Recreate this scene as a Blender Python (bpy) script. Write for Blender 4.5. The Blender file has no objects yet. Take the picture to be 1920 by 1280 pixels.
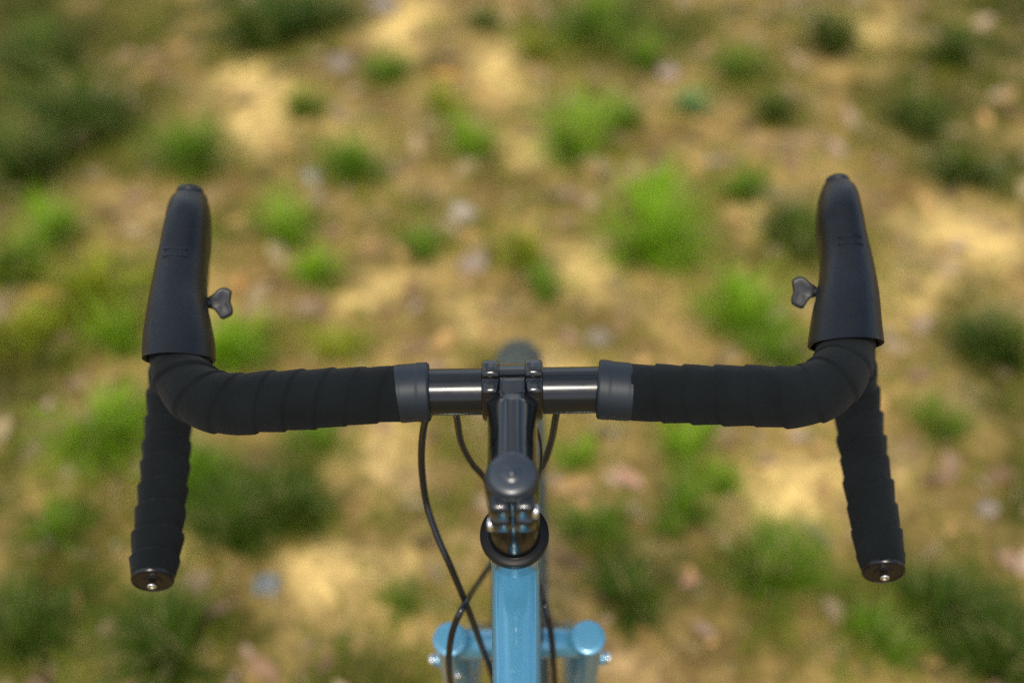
import bpy, bmesh, math, random
import numpy as np
from mathutils import Vector, Matrix, noise

random.seed(7); rng = np.random.default_rng(7)
S = bpy.context.scene
COL = S.collection
R = math.radians

# ------------------------------------------------------------------ camera
BAR = Vector((0, 0, 1.06))                 # centre of the stem's bar clamp
F_MM = 41.0; FPX = F_MM / 36 * 1920
PITCH, YAW, ROLL = R(41), R(0.95), R(1.45)
EL = PITCH + math.atan(93 / FPX)
CAM = BAR + Vector((0.010, -0.79 * math.cos(EL), 0.79 * math.sin(EL)))
cd = bpy.data.cameras.new('camera'); cam = bpy.data.objects.new('camera', cd); COL.objects.link(cam)
rot = Matrix.Rotation(YAW, 3, 'Z') @ Matrix.Rotation(math.pi / 2 - PITCH, 3, 'X') @ Matrix.Rotation(-ROLL, 3, 'Z')
cam.matrix_world = Matrix.Translation(CAM) @ rot.to_4x4()
cd.lens = F_MM; cd.sensor_width = 36; cd.clip_start = 0.02; cd.clip_end = 500
cd.dof.use_dof = True; cd.dof.focus_distance = 0.80; cd.dof.aperture_fstop = 2.05; cd.dof.aperture_blades = 9
S.camera = cam

# ------------------------------------------------------------------ light
w = bpy.data.worlds.new('World'); S.world = w; w.use_nodes = True
nt = w.node_tree; bg = nt.nodes['Background']
sky = nt.nodes.new('ShaderNodeTexSky'); sky.sky_type = 'NISHITA'; sky.sun_disc = False
SUN_EL, SUN_AZ = R(56), R(183)             # azimuth clockwise from +Y; the sun stands behind the rider
sky.sun_elevation = SUN_EL; sky.sun_rotation = SUN_AZ; sky.air_density = 1.0; sky.dust_density = 2.0
tcw = nt.nodes.new('ShaderNodeTexCoord'); mpw = nt.nodes.new('ShaderNodeMapping'); mpw.inputs['Scale'].default_value = (1, 1, 1.8)
cn = nt.nodes.new('ShaderNodeTexNoise'); cn.inputs['Scale'].default_value = 2.6; cn.inputs['Detail'].default_value = 7; cn.inputs['Roughness'].default_value = .55
cr_ = nt.nodes.new('ShaderNodeMapRange'); cr_.inputs[1].default_value = .47; cr_.inputs[2].default_value = .60; cr_.inputs[4].default_value = .85
cmx = nt.nodes.new('ShaderNodeMix'); cmx.data_type = 'RGBA'; cmx.inputs[7].default_value = (9.5, 10, 10.5, 1)      # white cloud, added to the unseen sky for reflections in the paint
nt.links.new(tcw.outputs['Generated'], mpw.inputs[0]); nt.links.new(mpw.outputs[0], cn.inputs['Vector']); nt.links.new(cn.outputs['Fac'], cr_.inputs[0])
nt.links.new(cr_.outputs[0], cmx.inputs[0]); nt.links.new(sky.outputs[0], cmx.inputs[6]); nt.links.new(cmx.outputs[2], bg.inputs[0]); bg.inputs[1].default_value = 0.10
sd = bpy.data.lights.new('sun', 'SUN'); sd.energy = 1.5; sd.angle = R(11); sd.color = (1.0, 0.93, 0.80)
sun = bpy.data.objects.new('sun', sd); COL.objects.link(sun)
sdir = Vector((math.sin(SUN_AZ) * math.cos(SUN_EL), math.cos(SUN_AZ) * math.cos(SUN_EL), math.sin(SUN_EL)))
sun.rotation_euler = sdir.to_track_quat('Z', 'Y').to_euler()
S.view_settings.view_transform = 'Standard'; S.view_settings.look = 'None'
S.view_settings.gamma = 1; S.view_settings.use_curve_mapping = False
S.view_settings.exposure = 0.95
S.render.engine = 'CYCLES'
S.cycles.use_denoising = False           # the fine grain stays, like the photograph's
S.cycles.sample_clamp_direct = 6; S.cycles.sample_clamp_indirect = 1.5; S.cycles.blur_glossy = 1.0

# ------------------------------------------------------------------ placing
def ray(px, py):
    return (rot @ Vector(((px - 960) / FPX, -(py - 640) / FPX, -1))).normalized()
def at_z(px, py, z):                       # point on the horizontal plane z
    d = ray(px, py); return CAM + d * ((z - CAM.z) / d.z)
def at_y(px, py, y):
    d = ray(px, py); return CAM + d * ((y - CAM.y) / d.y)
def scale_at(p):                           # photo pixels per metre at p
    return FPX / -((rot.transposed() @ (p - CAM)).z)
def proj(p):
    q = rot.transposed() @ (p - CAM); return 960 + FPX * q.x / -q.z, 640 - FPX * q.y / -q.z

# ------------------------------------------------------------------ materials
def mat(name, col, rough=0.5, metal=0.0, coat=0.0, spec=0.5, vary=0.0, vscale=40, bump=0.0, bscale=300, attr=None, sheen=0, sss=0, rvary=0.0, coatr=0.05):
    m = bpy.data.materials.new(name); m.use_nodes = True
    n, l = m.node_tree.nodes, m.node_tree.links
    b = n['Principled BSDF']
    b.inputs['Base Color'].default_value = (*col, 1); b.inputs['Roughness'].default_value = rough
    b.inputs['Metallic'].default_value = metal; b.inputs['Coat Weight'].default_value = coat
    b.inputs['Coat Roughness'].default_value = coatr
    b.inputs['Specular IOR Level'].default_value = spec; b.inputs['Sheen Weight'].default_value = sheen
    tc = n.new('ShaderNodeTexCoord')
    src = None
    if attr:
        a = n.new('ShaderNodeAttribute'); a.attribute_name = attr; src = a.outputs['Color']
        l.new(src, b.inputs['Base Color'])
    if vary:
        t = n.new('ShaderNodeTexNoise'); t.inputs['Scale'].default_value = vscale; t.inputs['Detail'].default_value = 6
        l.new(tc.outputs['Object'], t.inputs['Vector'])
        mr = n.new('ShaderNodeMapRange'); mr.inputs[1].default_value = .3; mr.inputs[2].default_value = .7
        mr.inputs[3].default_value = 1 - vary; mr.inputs[4].default_value = 1 + vary
        l.new(t.outputs['Fac'], mr.inputs[0])
        mx = n.new('ShaderNodeMix'); mx.data_type = 'RGBA'; mx.blend_type = 'MULTIPLY'; mx.inputs[0].default_value = 1
        if src: l.new(src, mx.inputs[6])
        else: mx.inputs[6].default_value = (*col, 1)
        l.new(mr.outputs[0], mx.inputs[7]); l.new(mx.outputs[2], b.inputs['Base Color'])
    if rvary:
        t = n.new('ShaderNodeTexNoise'); t.inputs['Scale'].default_value = 90; t.inputs['Detail'].default_value = 8
        l.new(tc.outputs['Object'], t.inputs['Vector'])
        mr = n.new('ShaderNodeMapRange'); mr.inputs[1].default_value = .35; mr.inputs[2].default_value = .7
        mr.inputs[3].default_value = rough; mr.inputs[4].default_value = rough + rvary
        l.new(t.outputs['Fac'], mr.inputs[0]); l.new(mr.outputs[0], b.inputs['Roughness'])
    if bump:
        t = n.new('ShaderNodeTexNoise'); t.inputs['Scale'].default_value = bscale; t.inputs['Detail'].default_value = 4
        l.new(tc.outputs['Object'], t.inputs['Vector'])
        bp = n.new('ShaderNodeBump'); bp.inputs['Strength'].default_value = 1; bp.inputs['Distance'].default_value = bump
        l.new(t.outputs['Fac'], bp.inputs['Height']); l.new(bp.outputs[0], b.inputs['Normal'])
    return m

M = {}
M['tape'] = mat('cork_tape', (.0042, .0056, .0060), .85, spec=.10, vary=.30, vscale=28, bump=.0008, bscale=1100, sheen=.03)
M['finish'] = mat('finishing_tape', (.0095, .014, .019), .48, spec=.28, vary=.1, bump=.00005, bscale=500)
M['hood'] = mat('hood_rubber', (.0026, .0040, .0058), .35, spec=.25, vary=.2, vscale=50, bump=.0002, bscale=1100, rvary=.08)
M['plastic'] = mat('black_plastic', (.009, .010, .012), .36, spec=.35, vary=.1, rvary=.15)
M['anod'] = mat('black_anodised', (.006, .0075, .009), .16, spec=.36, rvary=.10, vary=.15)
M['gloss'] = mat('gloss_black', (.0035, .0042, .0052), .15, spec=.38, coat=.30, coatr=.03, rvary=.06)
M['cap'] = mat('satin_cap', (.012, .018, .025), .25, spec=.6, rvary=.05)
M['ring'] = mat('headset_black', (.004, .004, .0045), .30, spec=.13, rvary=.1)
M['plug'] = mat('plug_black', (.004, .004, .005), .28, spec=.3)
M['spacer'] = mat('spacer_black', (.004, .004, .0045), .14, spec=.30)
M['steel'] = mat('steel_bolt', (.62, .62, .60), .18, metal=1)
M['blackbolt'] = mat('black_bolt', (.09, .10, .11), .20, metal=1, rvary=.1)
M['cable'] = mat('cable_housing', (.006, .006, .007), .17, spec=.5)
M['rubber'] = mat('tyre_rubber', (.050, .062, .052), .75, vary=.3, vscale=30)
M['rim'] = mat('rim_black', (.02, .02, .022), .35)
M['print'] = mat('grey_print', (.22, .23, .23), .5)
def paint():
    m = mat('blue_paint', (.060, .212, .322), .30, metal=.30, coat=.65, spec=.5, coatr=.05, vary=.10, vscale=900)
    return m
M['paint'] = paint()

# ------------------------------------------------------------------ mesh helpers
ORG = Vector((0, 0.20, 0))                 # the bicycle's base: front tyre's contact with the ground
def link(name, verts, faces, m, parent=None, smooth=True, org=None, angle=None):
    org = ORG if org is None else org
    me = bpy.data.meshes.new(name)
    me.from_pydata([tuple(Vector(v) - org) for v in verts], [], faces)
    me.validate(); me.update()
    bm = bmesh.new(); bm.from_mesh(me); bmesh.ops.recalc_face_normals(bm, faces=bm.faces)
    if angle is not None:
        for e in bm.edges:
            if len(e.link_faces) == 2 and e.calc_face_angle(0) > angle: e.smooth = False
    bm.to_mesh(me); bm.free()
    if smooth: me.shade_smooth() if False else [setattr(p, 'use_smooth', True) for p in me.polygons]
    me.materials.append(m)
    o = bpy.data.objects.new(name, me); COL.objects.link(o)
    if parent: o.parent = parent
    return o
def catmull(pts, n):
    P = [Vector(p) for p in pts]; P = [2 * P[0] - P[1]] + P + [2 * P[-1] - P[-2]]
    out = []
    for i in range(1, len(P) - 2):
        for k in range(n):
            t = k / n; a, b, c, d = P[i-1], P[i], P[i+1], P[i+2]
            out.append(.5 * ((2*b) + (c-a)*t + (2*a-5*b+4*c-d)*t*t + (3*b-a-3*c+d)*t**3))
    out.append(P[-2]); return out
def resample(pts, step):
    L = [0]
    for a, b in zip(pts, pts[1:]): L.append(L[-1] + (b-a).length)
    n = max(2, int(L[-1] / step)); out = []; j = 0
    for i in range(n + 1):
        s = L[-1] * i / n
        while j < len(L) - 2 and L[j+1] < s: j += 1
        out.append(pts[j].lerp(pts[j+1], (s - L[j]) / max(1e-9, L[j+1] - L[j])))
    return out, L[-1]
def sweep(pts, rfun, n=24, up=(0, 0, 1), transport=True, cap=True):
    """rfun(i, frac, s, theta) -> (a, b) offset along (side, up)"""
    up = Vector(up); verts = []; faces = []; s = 0
    N = len(pts); prev = None
    for i, p in enumerate(pts):
        T = (pts[min(i+1, N-1)] - pts[max(i-1, 0)]).normalized()
        if prev is None or not transport:
            side = T.cross(up).normalized()
        else:
            side = (prev - T * prev.dot(T)).normalized()
        prev = side; b = side.cross(T)
        if i: s += (p - pts[i-1]).length
        for k in range(n):
            th = 2 * math.pi * k / n
            r = rfun(i, i / (N-1), s, th)
            if isinstance(r, tuple): a_, b_ = r
            else: a_, b_ = r * math.cos(th), r * math.sin(th)
            verts.append(p + side * a_ + b * b_)
    for i in range(N - 1):
        for k in range(n):
            faces.append((i*n+k, i*n+(k+1) % n, (i+1)*n+(k+1) % n, (i+1)*n+k))
    if cap:
        faces.append(tuple(range(n))); faces.append(tuple((N-1)*n+k for k in range(n)))
    return verts, faces
def merge(*vf):
    V, F = [], []
    for v, f in vf:
        o = len(V); V += list(v); F += [tuple(i + o for i in q) for q in f]
    return V, F
def lathe(base, axis, prof, n=48, cap=True):
    """prof: list of (radius, height along axis)"""
    axis = Vector(axis).normalized(); x = axis.orthogonal().normalized(); y = axis.cross(x)
    V, F = [], []
    for r, h in prof:
        for k in range(n):
            t = 2 * math.pi * k / n
            V.append(Vector(base) + axis * h + x * (r*math.cos(t)) + y * (r*math.sin(t)))
    for i in range(len(prof) - 1):
        for k in range(n): F.append((i*n+k, i*n+(k+1) % n, (i+1)*n+(k+1) % n, (i+1)*n+k))
    if cap: F.append(tuple(range(n))); F.append(tuple((len(prof)-1)*n+k for k in range(n)))
    return V, F
def rbox(c, ax, size, bev=.002, seg=3):
    """rounded box; ax = three axes"""
    bm = bmesh.new(); bmesh.ops.create_cube(bm, size=1)
    for v in bm.verts: v.co = Vector((v.co.x*size[0], v.co.y*size[1], v.co.z*size[2]))
    bmesh.ops.bevel(bm, geom=bm.edges[:], offset=bev, segments=seg, profile=.5, affect='EDGES')
    V = [Vector(c) + ax[0]*v.co.x + ax[1]*v.co.y + ax[2]*v.co.z for v in bm.verts]
    bm.verts.index_update(); F = [tuple(v.index for v in f.verts) for f in bm.faces]; bm.free()
    return V, F
def sup(th, a, b, e):
    c, s = math.cos(th), math.sin(th)
    return a * math.copysign(abs(c)**e, c), b * math.copysign(abs(s)**e, s)
def interp(x, xs, ys): return float(np.interp(x, xs, ys))
X, Y, Z = Vector((1,0,0)), Vector((0,1,0)), Vector((0,0,1))
def tag(o, label=None, cat=None, group=None, kind=None):
    if label: o['label'] = label
    if cat: o['category'] = cat
    if group: o['group'] = group
    if kind: o['kind'] = kind
    return o

# ------------------------------------------------------------------ GROUND
# bare sand patches seen in the photograph: centre, half width, half height in photo pixels
SAND = [(495,215,75,85),(470,130,60,40),(925,120,70,45),(1800,430,110,60),(1460,930,120,95),(1530,1010,70,60),(1700,560,60,60),
        (650,1120,130,70),(1640,70,80,50),(1140,500,70,60),(1090,700,80,40),(760,50,60,50),(1420,400,60,40),
        (860,600,60,60),(740,850,70,60),(1330,900,60,60),(590,880,60,50),(620,250,40,50),(1850,470,60,40),(840,1050,70,60),
        (1000,290,60,40),(330,1000,60,50),(690,560,70,50),(1620,840,60,60)]
# greener zones, with corner vignette darkening painted into soil and grass colour
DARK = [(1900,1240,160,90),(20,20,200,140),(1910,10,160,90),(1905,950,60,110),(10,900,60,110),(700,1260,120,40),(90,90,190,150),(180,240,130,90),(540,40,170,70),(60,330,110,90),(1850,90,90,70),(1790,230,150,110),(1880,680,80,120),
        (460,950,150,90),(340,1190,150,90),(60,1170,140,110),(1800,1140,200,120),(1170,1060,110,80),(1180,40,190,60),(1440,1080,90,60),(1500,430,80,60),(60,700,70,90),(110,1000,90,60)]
def blobs(L):
    out = []
    for px, py, rx, ry in L:
        c = at_z(px, py, 0); a = at_z(px + rx, py, 0); b = at_z(px, py - ry, 0)
        out.append((c.x, c.y, (a-c).length, (b-c).length))
    return out
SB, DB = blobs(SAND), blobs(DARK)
def field(B, x, y):
    n1 = noise.noise(Vector((x*7, y*7, 3))) * .5 + noise.noise(Vector((x*19, y*19, 9))) * .38
    x += .10 * noise.noise(Vector((x*5, y*5, 301))); y += .12 * noise.noise(Vector((x*5, y*5, 307)))
    v = 0
    for cx, cy, rx, ry in B:
        d = math.hypot((x-cx)/rx, (y-cy)/ry)
        if d < 2.2: v = max(v, (1.10 - d*.80 + n1) * (1 if len(B) != len(SB) or rx > .075 else .6))
    return max(0, min(1, v))
def height(x, y):
    return .012 * noise.noise(Vector((x*2.2, y*2.2, 0))) + .006 * noise.noise(Vector((x*9, y*9, 4)))

GC = {  # linear base colours
 'soil': Vector((.150, .092, .030)), 'tan': Vector((.41, .270, .088)), 'sand': Vector((.64, .445, .155)), 'green': Vector((.036, .046, .007)), 'pink': Vector((.36,.235,.125))}
def gcol(x, y):
    t = .5 + .9 * noise.noise(Vector((x*5, y*5, 20))) + .5 * noise.noise(Vector((x*15, y*15, 31)))
    c = GC['soil'].lerp(GC['tan'], max(0, min(1, t)))
    p = noise.noise(Vector((x*7, y*7, 55)))
    if p > .2: c = c.lerp(GC['pink'], min(.6, (p-.2)*2.5))
    g = .5 + noise.noise(Vector((x*4, y*4, 77))) * 1.3
    c = c.lerp(GC['green'], max(0, min(.35, g*.35)))
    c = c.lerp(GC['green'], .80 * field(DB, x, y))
    c = c.lerp(GC['sand'], .9 * field(SB, x, y))
    return c
# one sheet: fine grid near the path, stretched out to the horizon
ax = np.concatenate([-np.geomspace(200, 2.7, 16), np.linspace(-2.6, 2.6, 208), np.geomspace(2.7, 200, 16)])
ay = np.concatenate([-np.geomspace(200, 1.1, 16), np.linspace(-1, 4.2, 208), np.geomspace(4.3, 200, 16)])
V = []; cols = []
for yy in ay:
    for xx in ax:
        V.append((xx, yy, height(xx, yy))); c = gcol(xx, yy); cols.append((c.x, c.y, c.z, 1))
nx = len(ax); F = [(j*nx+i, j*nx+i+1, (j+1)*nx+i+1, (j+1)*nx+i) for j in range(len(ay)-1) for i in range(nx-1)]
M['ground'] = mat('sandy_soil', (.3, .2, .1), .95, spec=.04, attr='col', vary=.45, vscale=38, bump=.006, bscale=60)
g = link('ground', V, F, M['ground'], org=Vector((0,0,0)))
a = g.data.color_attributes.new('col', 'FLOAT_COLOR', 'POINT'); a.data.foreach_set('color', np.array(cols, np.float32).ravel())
tag(g, 'sandy soil path with dry litter under the bicycle', kind='structure')

# ---- blades: numpy builder shared by tufts and ground cover
def blades(base, length, width, az, lean, col, tip_col=None, bend=.6, nseg=3):
    """arrays of N blades -> verts (N*(2*nseg+1)), faces, colours"""
    N = len(base); h = np.stack([np.cos(az), np.sin(az), np.zeros(N)], 1); sd_ = np.stack([-np.sin(az), np.cos(az), np.zeros(N)], 1)
    V = []; C = []
    for k in range(nseg + 1):
        t = k / nseg
        ang = lean + bend * t * t
        p = base + h * (np.sin(ang) * length * t)[:, None]; p[:, 2] += np.cos(ang) * length * t
        wd = width * (1 - t) ** .7 * (.75 + .5 * math.sin(math.pi * min(1, t + .2)))
        cc = col if tip_col is None else col * (1 - t) + tip_col * t
        if k < nseg:
            V += [p - sd_ * wd[:, None] / 2, p + sd_ * wd[:, None] / 2]; C += [cc, cc]
        else: V += [p]; C += [cc]
    m = 2 * nseg + 1
    V = np.stack(V, 1).reshape(-1, 3); C = np.stack(C, 1).reshape(-1, 3)
    f = []
    for k in range(nseg - 1): f += [(2*k, 2*k+1, 2*k+3), (2*k, 2*k+3, 2*k+2)]
    f.append((2*nseg-2, 2*nseg-1, 2*nseg))
    F = (np.array(f)[None] + (np.arange(N) * m)[:, None, None]).reshape(-1, 3)
    return V, F, C
def np_mesh(name, V, F, C, m, parent=None):
    me = bpy.data.meshes.new(name)
    me.vertices.add(len(V)); me.vertices.foreach_set('co', V.astype(np.float32).ravel())
    k = F.shape[1]
    me.loops.add(len(F)*k); me.loops.foreach_set('vertex_index', F.astype(np.int32).ravel())
    me.polygons.add(len(F)); me.polygons.foreach_set('loop_start', np.arange(0, len(F)*k, k, dtype=np.int32))
    me.update(calc_edges=True); me.validate()
    a = me.color_attributes.new('col', 'FLOAT_COLOR', 'POINT')
    a.data.foreach_set('color', np.concatenate([C, np.ones((len(C), 1))], 1).astype(np.float32).ravel())
    me.materials.append(m); o = bpy.data.objects.new(name, me); COL.objects.link(o)
    if parent: o.parent = parent
    return o
def leafmat(name, trans=.3, rough=.5):
    m = mat(name, (.1, .2, .05), rough, spec=.12, attr='col', vary=.2, vscale=70)
    n, l = m.node_tree.nodes, m.node_tree.links
    b = n['Principled BSDF']; tr = n.new('ShaderNodeBsdfTranslucent'); mx = n.new('ShaderNodeMixShader'); mx.inputs[0].default_value = trans
    src = b.inputs['Base Color'].links[0].from_socket
    l.new(src, tr.inputs[0]); l.new(b.outputs[0], mx.inputs[1]); l.new(tr.outputs[0], mx.inputs[2])
    l.new(mx.outputs[0], n['Material Output'].inputs[0]); return m
M['grass'] = leafmat('green_blades', .38); M['straw'] = leafmat('dry_blades', .2, .7)
M['leaf'] = mat('dead_leaf', (.2,.1,.05), .9, attr='col', spec=.08, vary=.3, vscale=60)
M['stone'] = mat('pebble', (.3,.3,.3), .85, attr='col', spec=.3, vary=.2, vscale=60, bump=.002, bscale=90)

def scatter(n, dens):
    pts = []
    while len(pts) < n:
        x = random.uniform(-2.4, 2.4); y = random.uniform(-.2, 3.9)
        if random.random() < dens(x, y): pts.append((x, y, height(x, y)))
    return np.array(pts)
# dry straw lying all over
P = scatter(26000, lambda x, y: max(.05, (.55 + .6 * noise.noise(Vector((x*6, y*6, 90)))) * (1 - .93 * field(SB, x, y)) * (1 - .75 * field(DB, x, y))))
N = len(P); t = rng.random(N)[:, None]
Cs = np.array([.42,.29,.11]) * (1-t) + np.array([.22,.145,.055]) * t
k = rng.random(N) < .12; Cs[k] = np.array([.55,.46,.27])
v, f, c = blades(P, rng.uniform(.02, .09, N), rng.uniform(.001, .0032, N), rng.uniform(0, 6.28, N), rng.uniform(.9, 1.5, N), Cs, bend=.15, nseg=2)
tag(np_mesh('dry_grass', v, f, c, M['straw']), 'pale dry grass stems lying flat over the soil', 'dry grass', kind='stuff')
# ---- grass tufts one can point at: px, py, radius px, density, tone, label
BR, MI, DK, YG, BL = (.170,.300,.008), (.105,.190,.008), (.055,.095,.008), (.26,.29,.015), (.13,.25,.08)
TUFTS = [
 (365,275,62,1.0,MI,'mid green tuft beyond the left brake hood tip, closest one above it'),
 (670,315,48,1.1,MI,'round dark-edged green tuft on bare soil, left of centre in upper half'),
 (566,190,38,.9,MI,'small green tuft on the right edge of the upper left sand patch'),
 (725,128,40,1.0,MI,'compact green tuft near the top, right of the upper left sand patch'),
 (905,42,28,.9,DK,'very small dark tuft at the top edge near the middle'),
 (500,55,75,1.0,DK,'wide dark green tuft at the top edge left of the sand patch'),
 (595,20,60,.9,DK,'dark green tuft cut by the top edge, left of centre'),
 (885,262,48,.8,BR,'loose fresh green tuft in line with the stem, in the upper half'),
 (838,185,34,.5,YG,'thin yellowish green tuft just above the one in line with the stem'),
 (1288,195,32,1.0,BL,'pale bluish green little tuft above the largest bright tuft'),
 (1105,265,62,1.0,BR,'fresh green tuft touching the upper left of the largest bright tuft'),
 (1225,360,52,1.0,BR,'upper half of the largest bright green clump, right of centre'),
 (1225,440,72,1.5,BR,'largest and brightest green tuft, right of centre in the upper half'),
 (1385,120,42,.9,MI,'small dark green tuft near the top, right of the pale pink stone'),
 (1450,205,42,.8,DK,'dull green tuft between two top right tufts, above the right hood'),
 (1380,350,38,.8,MI,'small loose tuft between the largest tuft and the right hood tip'),
 (1110,45,75,.8,MI,'broad patchy tuft along the top edge right of centre'),
 (1210,110,45,.5,MI,'sparse tuft left of the pale pink stone near the top'),
 (1495,445,55,1.0,DK,'dark green tuft directly left of the right brake hood'),
 (1375,585,62,1.3,BR,'bright green tuft left of the right hood shift paddle'),
 (1450,655,50,.9,MI,'green tuft right under the right hood shift paddle'),
 (1715,215,55,1.0,DK,'dark green tuft beyond the right hood at the right side'),
 (1810,310,55,.9,DK,'dark tuft at the right edge above the pale sand strip'),
 (1775,95,50,1.0,DK,'round dark tuft in the top right corner area'),
 (535,425,55,.7,BR,'light green tuft right of the left brake hood'),
 (600,500,45,.55,BR,'thin light green blades between left shift paddle and centre'),
 (800,468,36,1.1,MI,'small compact green tuft alone on soil left of centre'),
 (985,470,45,.55,YG,'sparse yellow green tuft above the stem'),
 (1025,530,42,.6,MI,'small loose tuft to the upper right of the front tyre'),
 (175,520,80,.75,YG,'yellow green spread tuft left of the left brake hood'),
 (30,500,60,.9,MI,'green tuft cut by the left edge beside the left hood'),
 (45,300,70,1.0,DK,'dark tuft at the left edge above the hoods'),
 (180,205,85,1.1,DK,'big dark green tuft in the upper left'),
 (90,80,100,1.0,DK,'very dark grass clump filling the top left corner'),
 (440,655,55,1.1,BR,'bright green tuft in the corner between left hood and bar top'),
 (190,800,80,.9,BR,'bright green tuft outside the left handlebar drop'),
 (380,900,60,.9,MI,'green tuft touching the inside of the left handlebar drop'),
 (440,960,75,1.0,DK,'dark green tuft inside the left drop, lower of the pair'),
 (545,950,55,1.0,DK,'dark green tuft with long blades, a little right of the left drop'),
 (590,815,50,.5,MI,'thin green blades under the left taped bar top'),
 (1285,835,52,.7,BR,'light green tuft under the right taped bar top'),
 (1350,890,40,.5,BR,'thin light green tuft at the upper edge of the right sand patch'),
 (1090,850,35,.8,BR,'small fresh green tuft to the right of the stem'),
 (1280,965,52,.8,MI,'green tuft between the top tube and the right sand patch'),
 (1105,985,48,.7,MI,'dull green tuft right of the headset'),
 (1440,1055,68,1.1,MI,'round green tuft left of the right drop end'),
 (1180,1110,55,.8,DK,'dark thin tuft right of the blue top tube'),
 (1750,1105,70,.9,DK,'dark green tuft right of the right drop end'),
 (1865,1185,75,.9,DK,'dark green tuft in the bottom right corner'),
 (1890,650,60,1.0,DK,'dark tuft cut by the right edge beside the right hood'),
 (1760,790,42,.6,MI,'small sparse tuft outside the right drop'),
 (770,1120,28,.8,MI,'tiny green tuft left of the crossing cables'),
 (350,1190,80,.9,DK,'dark grass tuft at the bottom edge under the left drop end'),
 (60,1160,70,.8,DK,'dark tuft in the bottom left corner'),
 (120,985,50,.5,MI,'thin green tuft left of the left drop end'),
 (1640,1190,60,.6,MI,'sparse green tuft below the right drop end'),
 (110,440,60,.7,BR,'bright loose tuft left of the left hood, above the yellow green spread'),
 (45,600,62,.7,YG,'yellow green thin tuft at the left edge below the orange leaf'),
 (225,625,50,.8,BR,'fresh green tuft close to the outer side of the left hood rim'),
 (480,620,40,.5,YG,'faint yellow green blades above the left taped bar top'),
 (1160,215,44,.7,MI,'thin green tuft above the fresh tuft beside the largest clump'),
 (1010,90,40,.5,YG,'faint yellow green tuft near the top right of centre'),
 (1560,60,60,.9,DK,'dark green tuft cut by the top edge above the right hood'),
 (640,640,42,.5,YG,'faint yellow green blades just above the middle of the left taped bar'),
]
_t = [(at_z(t[0], t[1] + t[2]*.4, 0), t[2]) for t in TUFTS]
TX = np.array([c.x for c, r in _t]); TY = np.array([c.y for c, r in _t]); TRR = np.array([(1.35 * r / scale_at(c)) ** 2 for c, r in _t])
# short green growth, in drifts
def gd(x, y):
    near = float(np.max(np.exp(-(((TX - x)**2 + (TY - y)**2) / TRR))))
    q = noise.noise(Vector((x*3.2, y*3.2, 140))) * .9 + noise.noise(Vector((x*11, y*11, 150))) * .7
    return max(.03, min(1, (q + .06) * .8 + .6 * field(DB, x, y) + .75 * near)) * (1 - .95 * field(SB, x, y))
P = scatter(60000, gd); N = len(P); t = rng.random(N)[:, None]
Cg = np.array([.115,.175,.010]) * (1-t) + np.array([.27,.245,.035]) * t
dk_ = np.array([field(DB, p[0], p[1]) for p in P])[:, None]; Cg = Cg * (1 - .55*dk_)     # blade colour darkened there, partly as painted vignette
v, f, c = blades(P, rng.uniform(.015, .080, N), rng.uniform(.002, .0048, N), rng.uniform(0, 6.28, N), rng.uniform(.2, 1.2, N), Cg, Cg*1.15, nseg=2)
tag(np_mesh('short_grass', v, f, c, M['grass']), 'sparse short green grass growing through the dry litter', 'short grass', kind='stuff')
# dead leaves: slightly folded ovals
def leaves(P, size, cols):
    V = []; F = []; C = []
    for p, s, cc in zip(P, size, cols):
        q = Matrix.Rotation(random.uniform(0, 6.28), 3, 'Z') @ Matrix.Rotation(random.gauss(0, .35), 3, 'X') @ Matrix.Rotation(random.gauss(0, .25), 3, 'Y')
        o = len(V); base = Vector(p) + Vector((0, 0, .004 + s*.12)); fold = random.uniform(.1, .4)
        L = [(-1, 0, 0), (-.45, .42, fold), (.3, .45, fold), (1.05, 0, .15), (.3, -.45, fold), (-.45, -.42, fold), (-.1, 0, 0), (.45, 0, .03)]
        for a_, b_, c_ in L: V.append(tuple(base + q @ (Vector((a_, b_, c_*.5)) * s)))
        F += [(o, o+6, o+1), (o+1, o+6, o+2), (o+6, o+7, o+2), (o+2, o+7, o+3), (o+7, o+4, o+3), (o+6, o+4, o+7), (o+6, o+5, o+4), (o, o+5, o+6)]
        C += [cc] * 8
    return np.array(V), np.array(F), np.array(C)
P = scatter(2300, lambda x, y: max(.1, .5 + .7*noise.noise(Vector((x*4, y*4, 200)))) * (1 - .8*field(SB, x, y)) * (1 - .6*field(DB, x, y)))
pal = [(.27,.165,.10), (.20,.12,.065), (.36,.25,.16), (.13,.08,.045), (.40,.24,.09), (.28,.19,.12), (.33,.24,.13)]
cl = [np.array(random.choice(pal)) * random.uniform(.8, 1.15) for _ in P]
v, f, c = leaves(P, rng.uniform(.010, .042, len(P)) , cl)
tag(np_mesh('leaf_litter', v, f, c, M['leaf']), 'small brown dead leaves scattered over the soil', 'leaf litter', kind='stuff')
P = scatter(1500, lambda x, y: .35)
V = []; F = []; C = []
for p in P:
    s = random.uniform(.003, .009); o = len(V); cc = np.array(random.choice([(.36,.30,.22),(.25,.21,.17),(.44,.38,.30)]))
    for d in ((1,0,0),(0,1,0),(-1,0,0),(0,-1,0),(0,0,.7),(0,0,-.5)):
        V.append(tuple(Vector(p) + Vector(d) * s * random.uniform(.7, 1.2))); C.append(cc)
    for a_, b_ in ((0,1),(1,2),(2,3),(3,0)): F += [(o+a_, o+b_, o+4), (o+b_, o+a_, o+5)]
tag(np_mesh('small_pebbles', np.array(V), np.array(F), np.array(C), M['stone']), 'tiny pebbles scattered over the sandy soil', 'gravel', kind='stuff')

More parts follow.
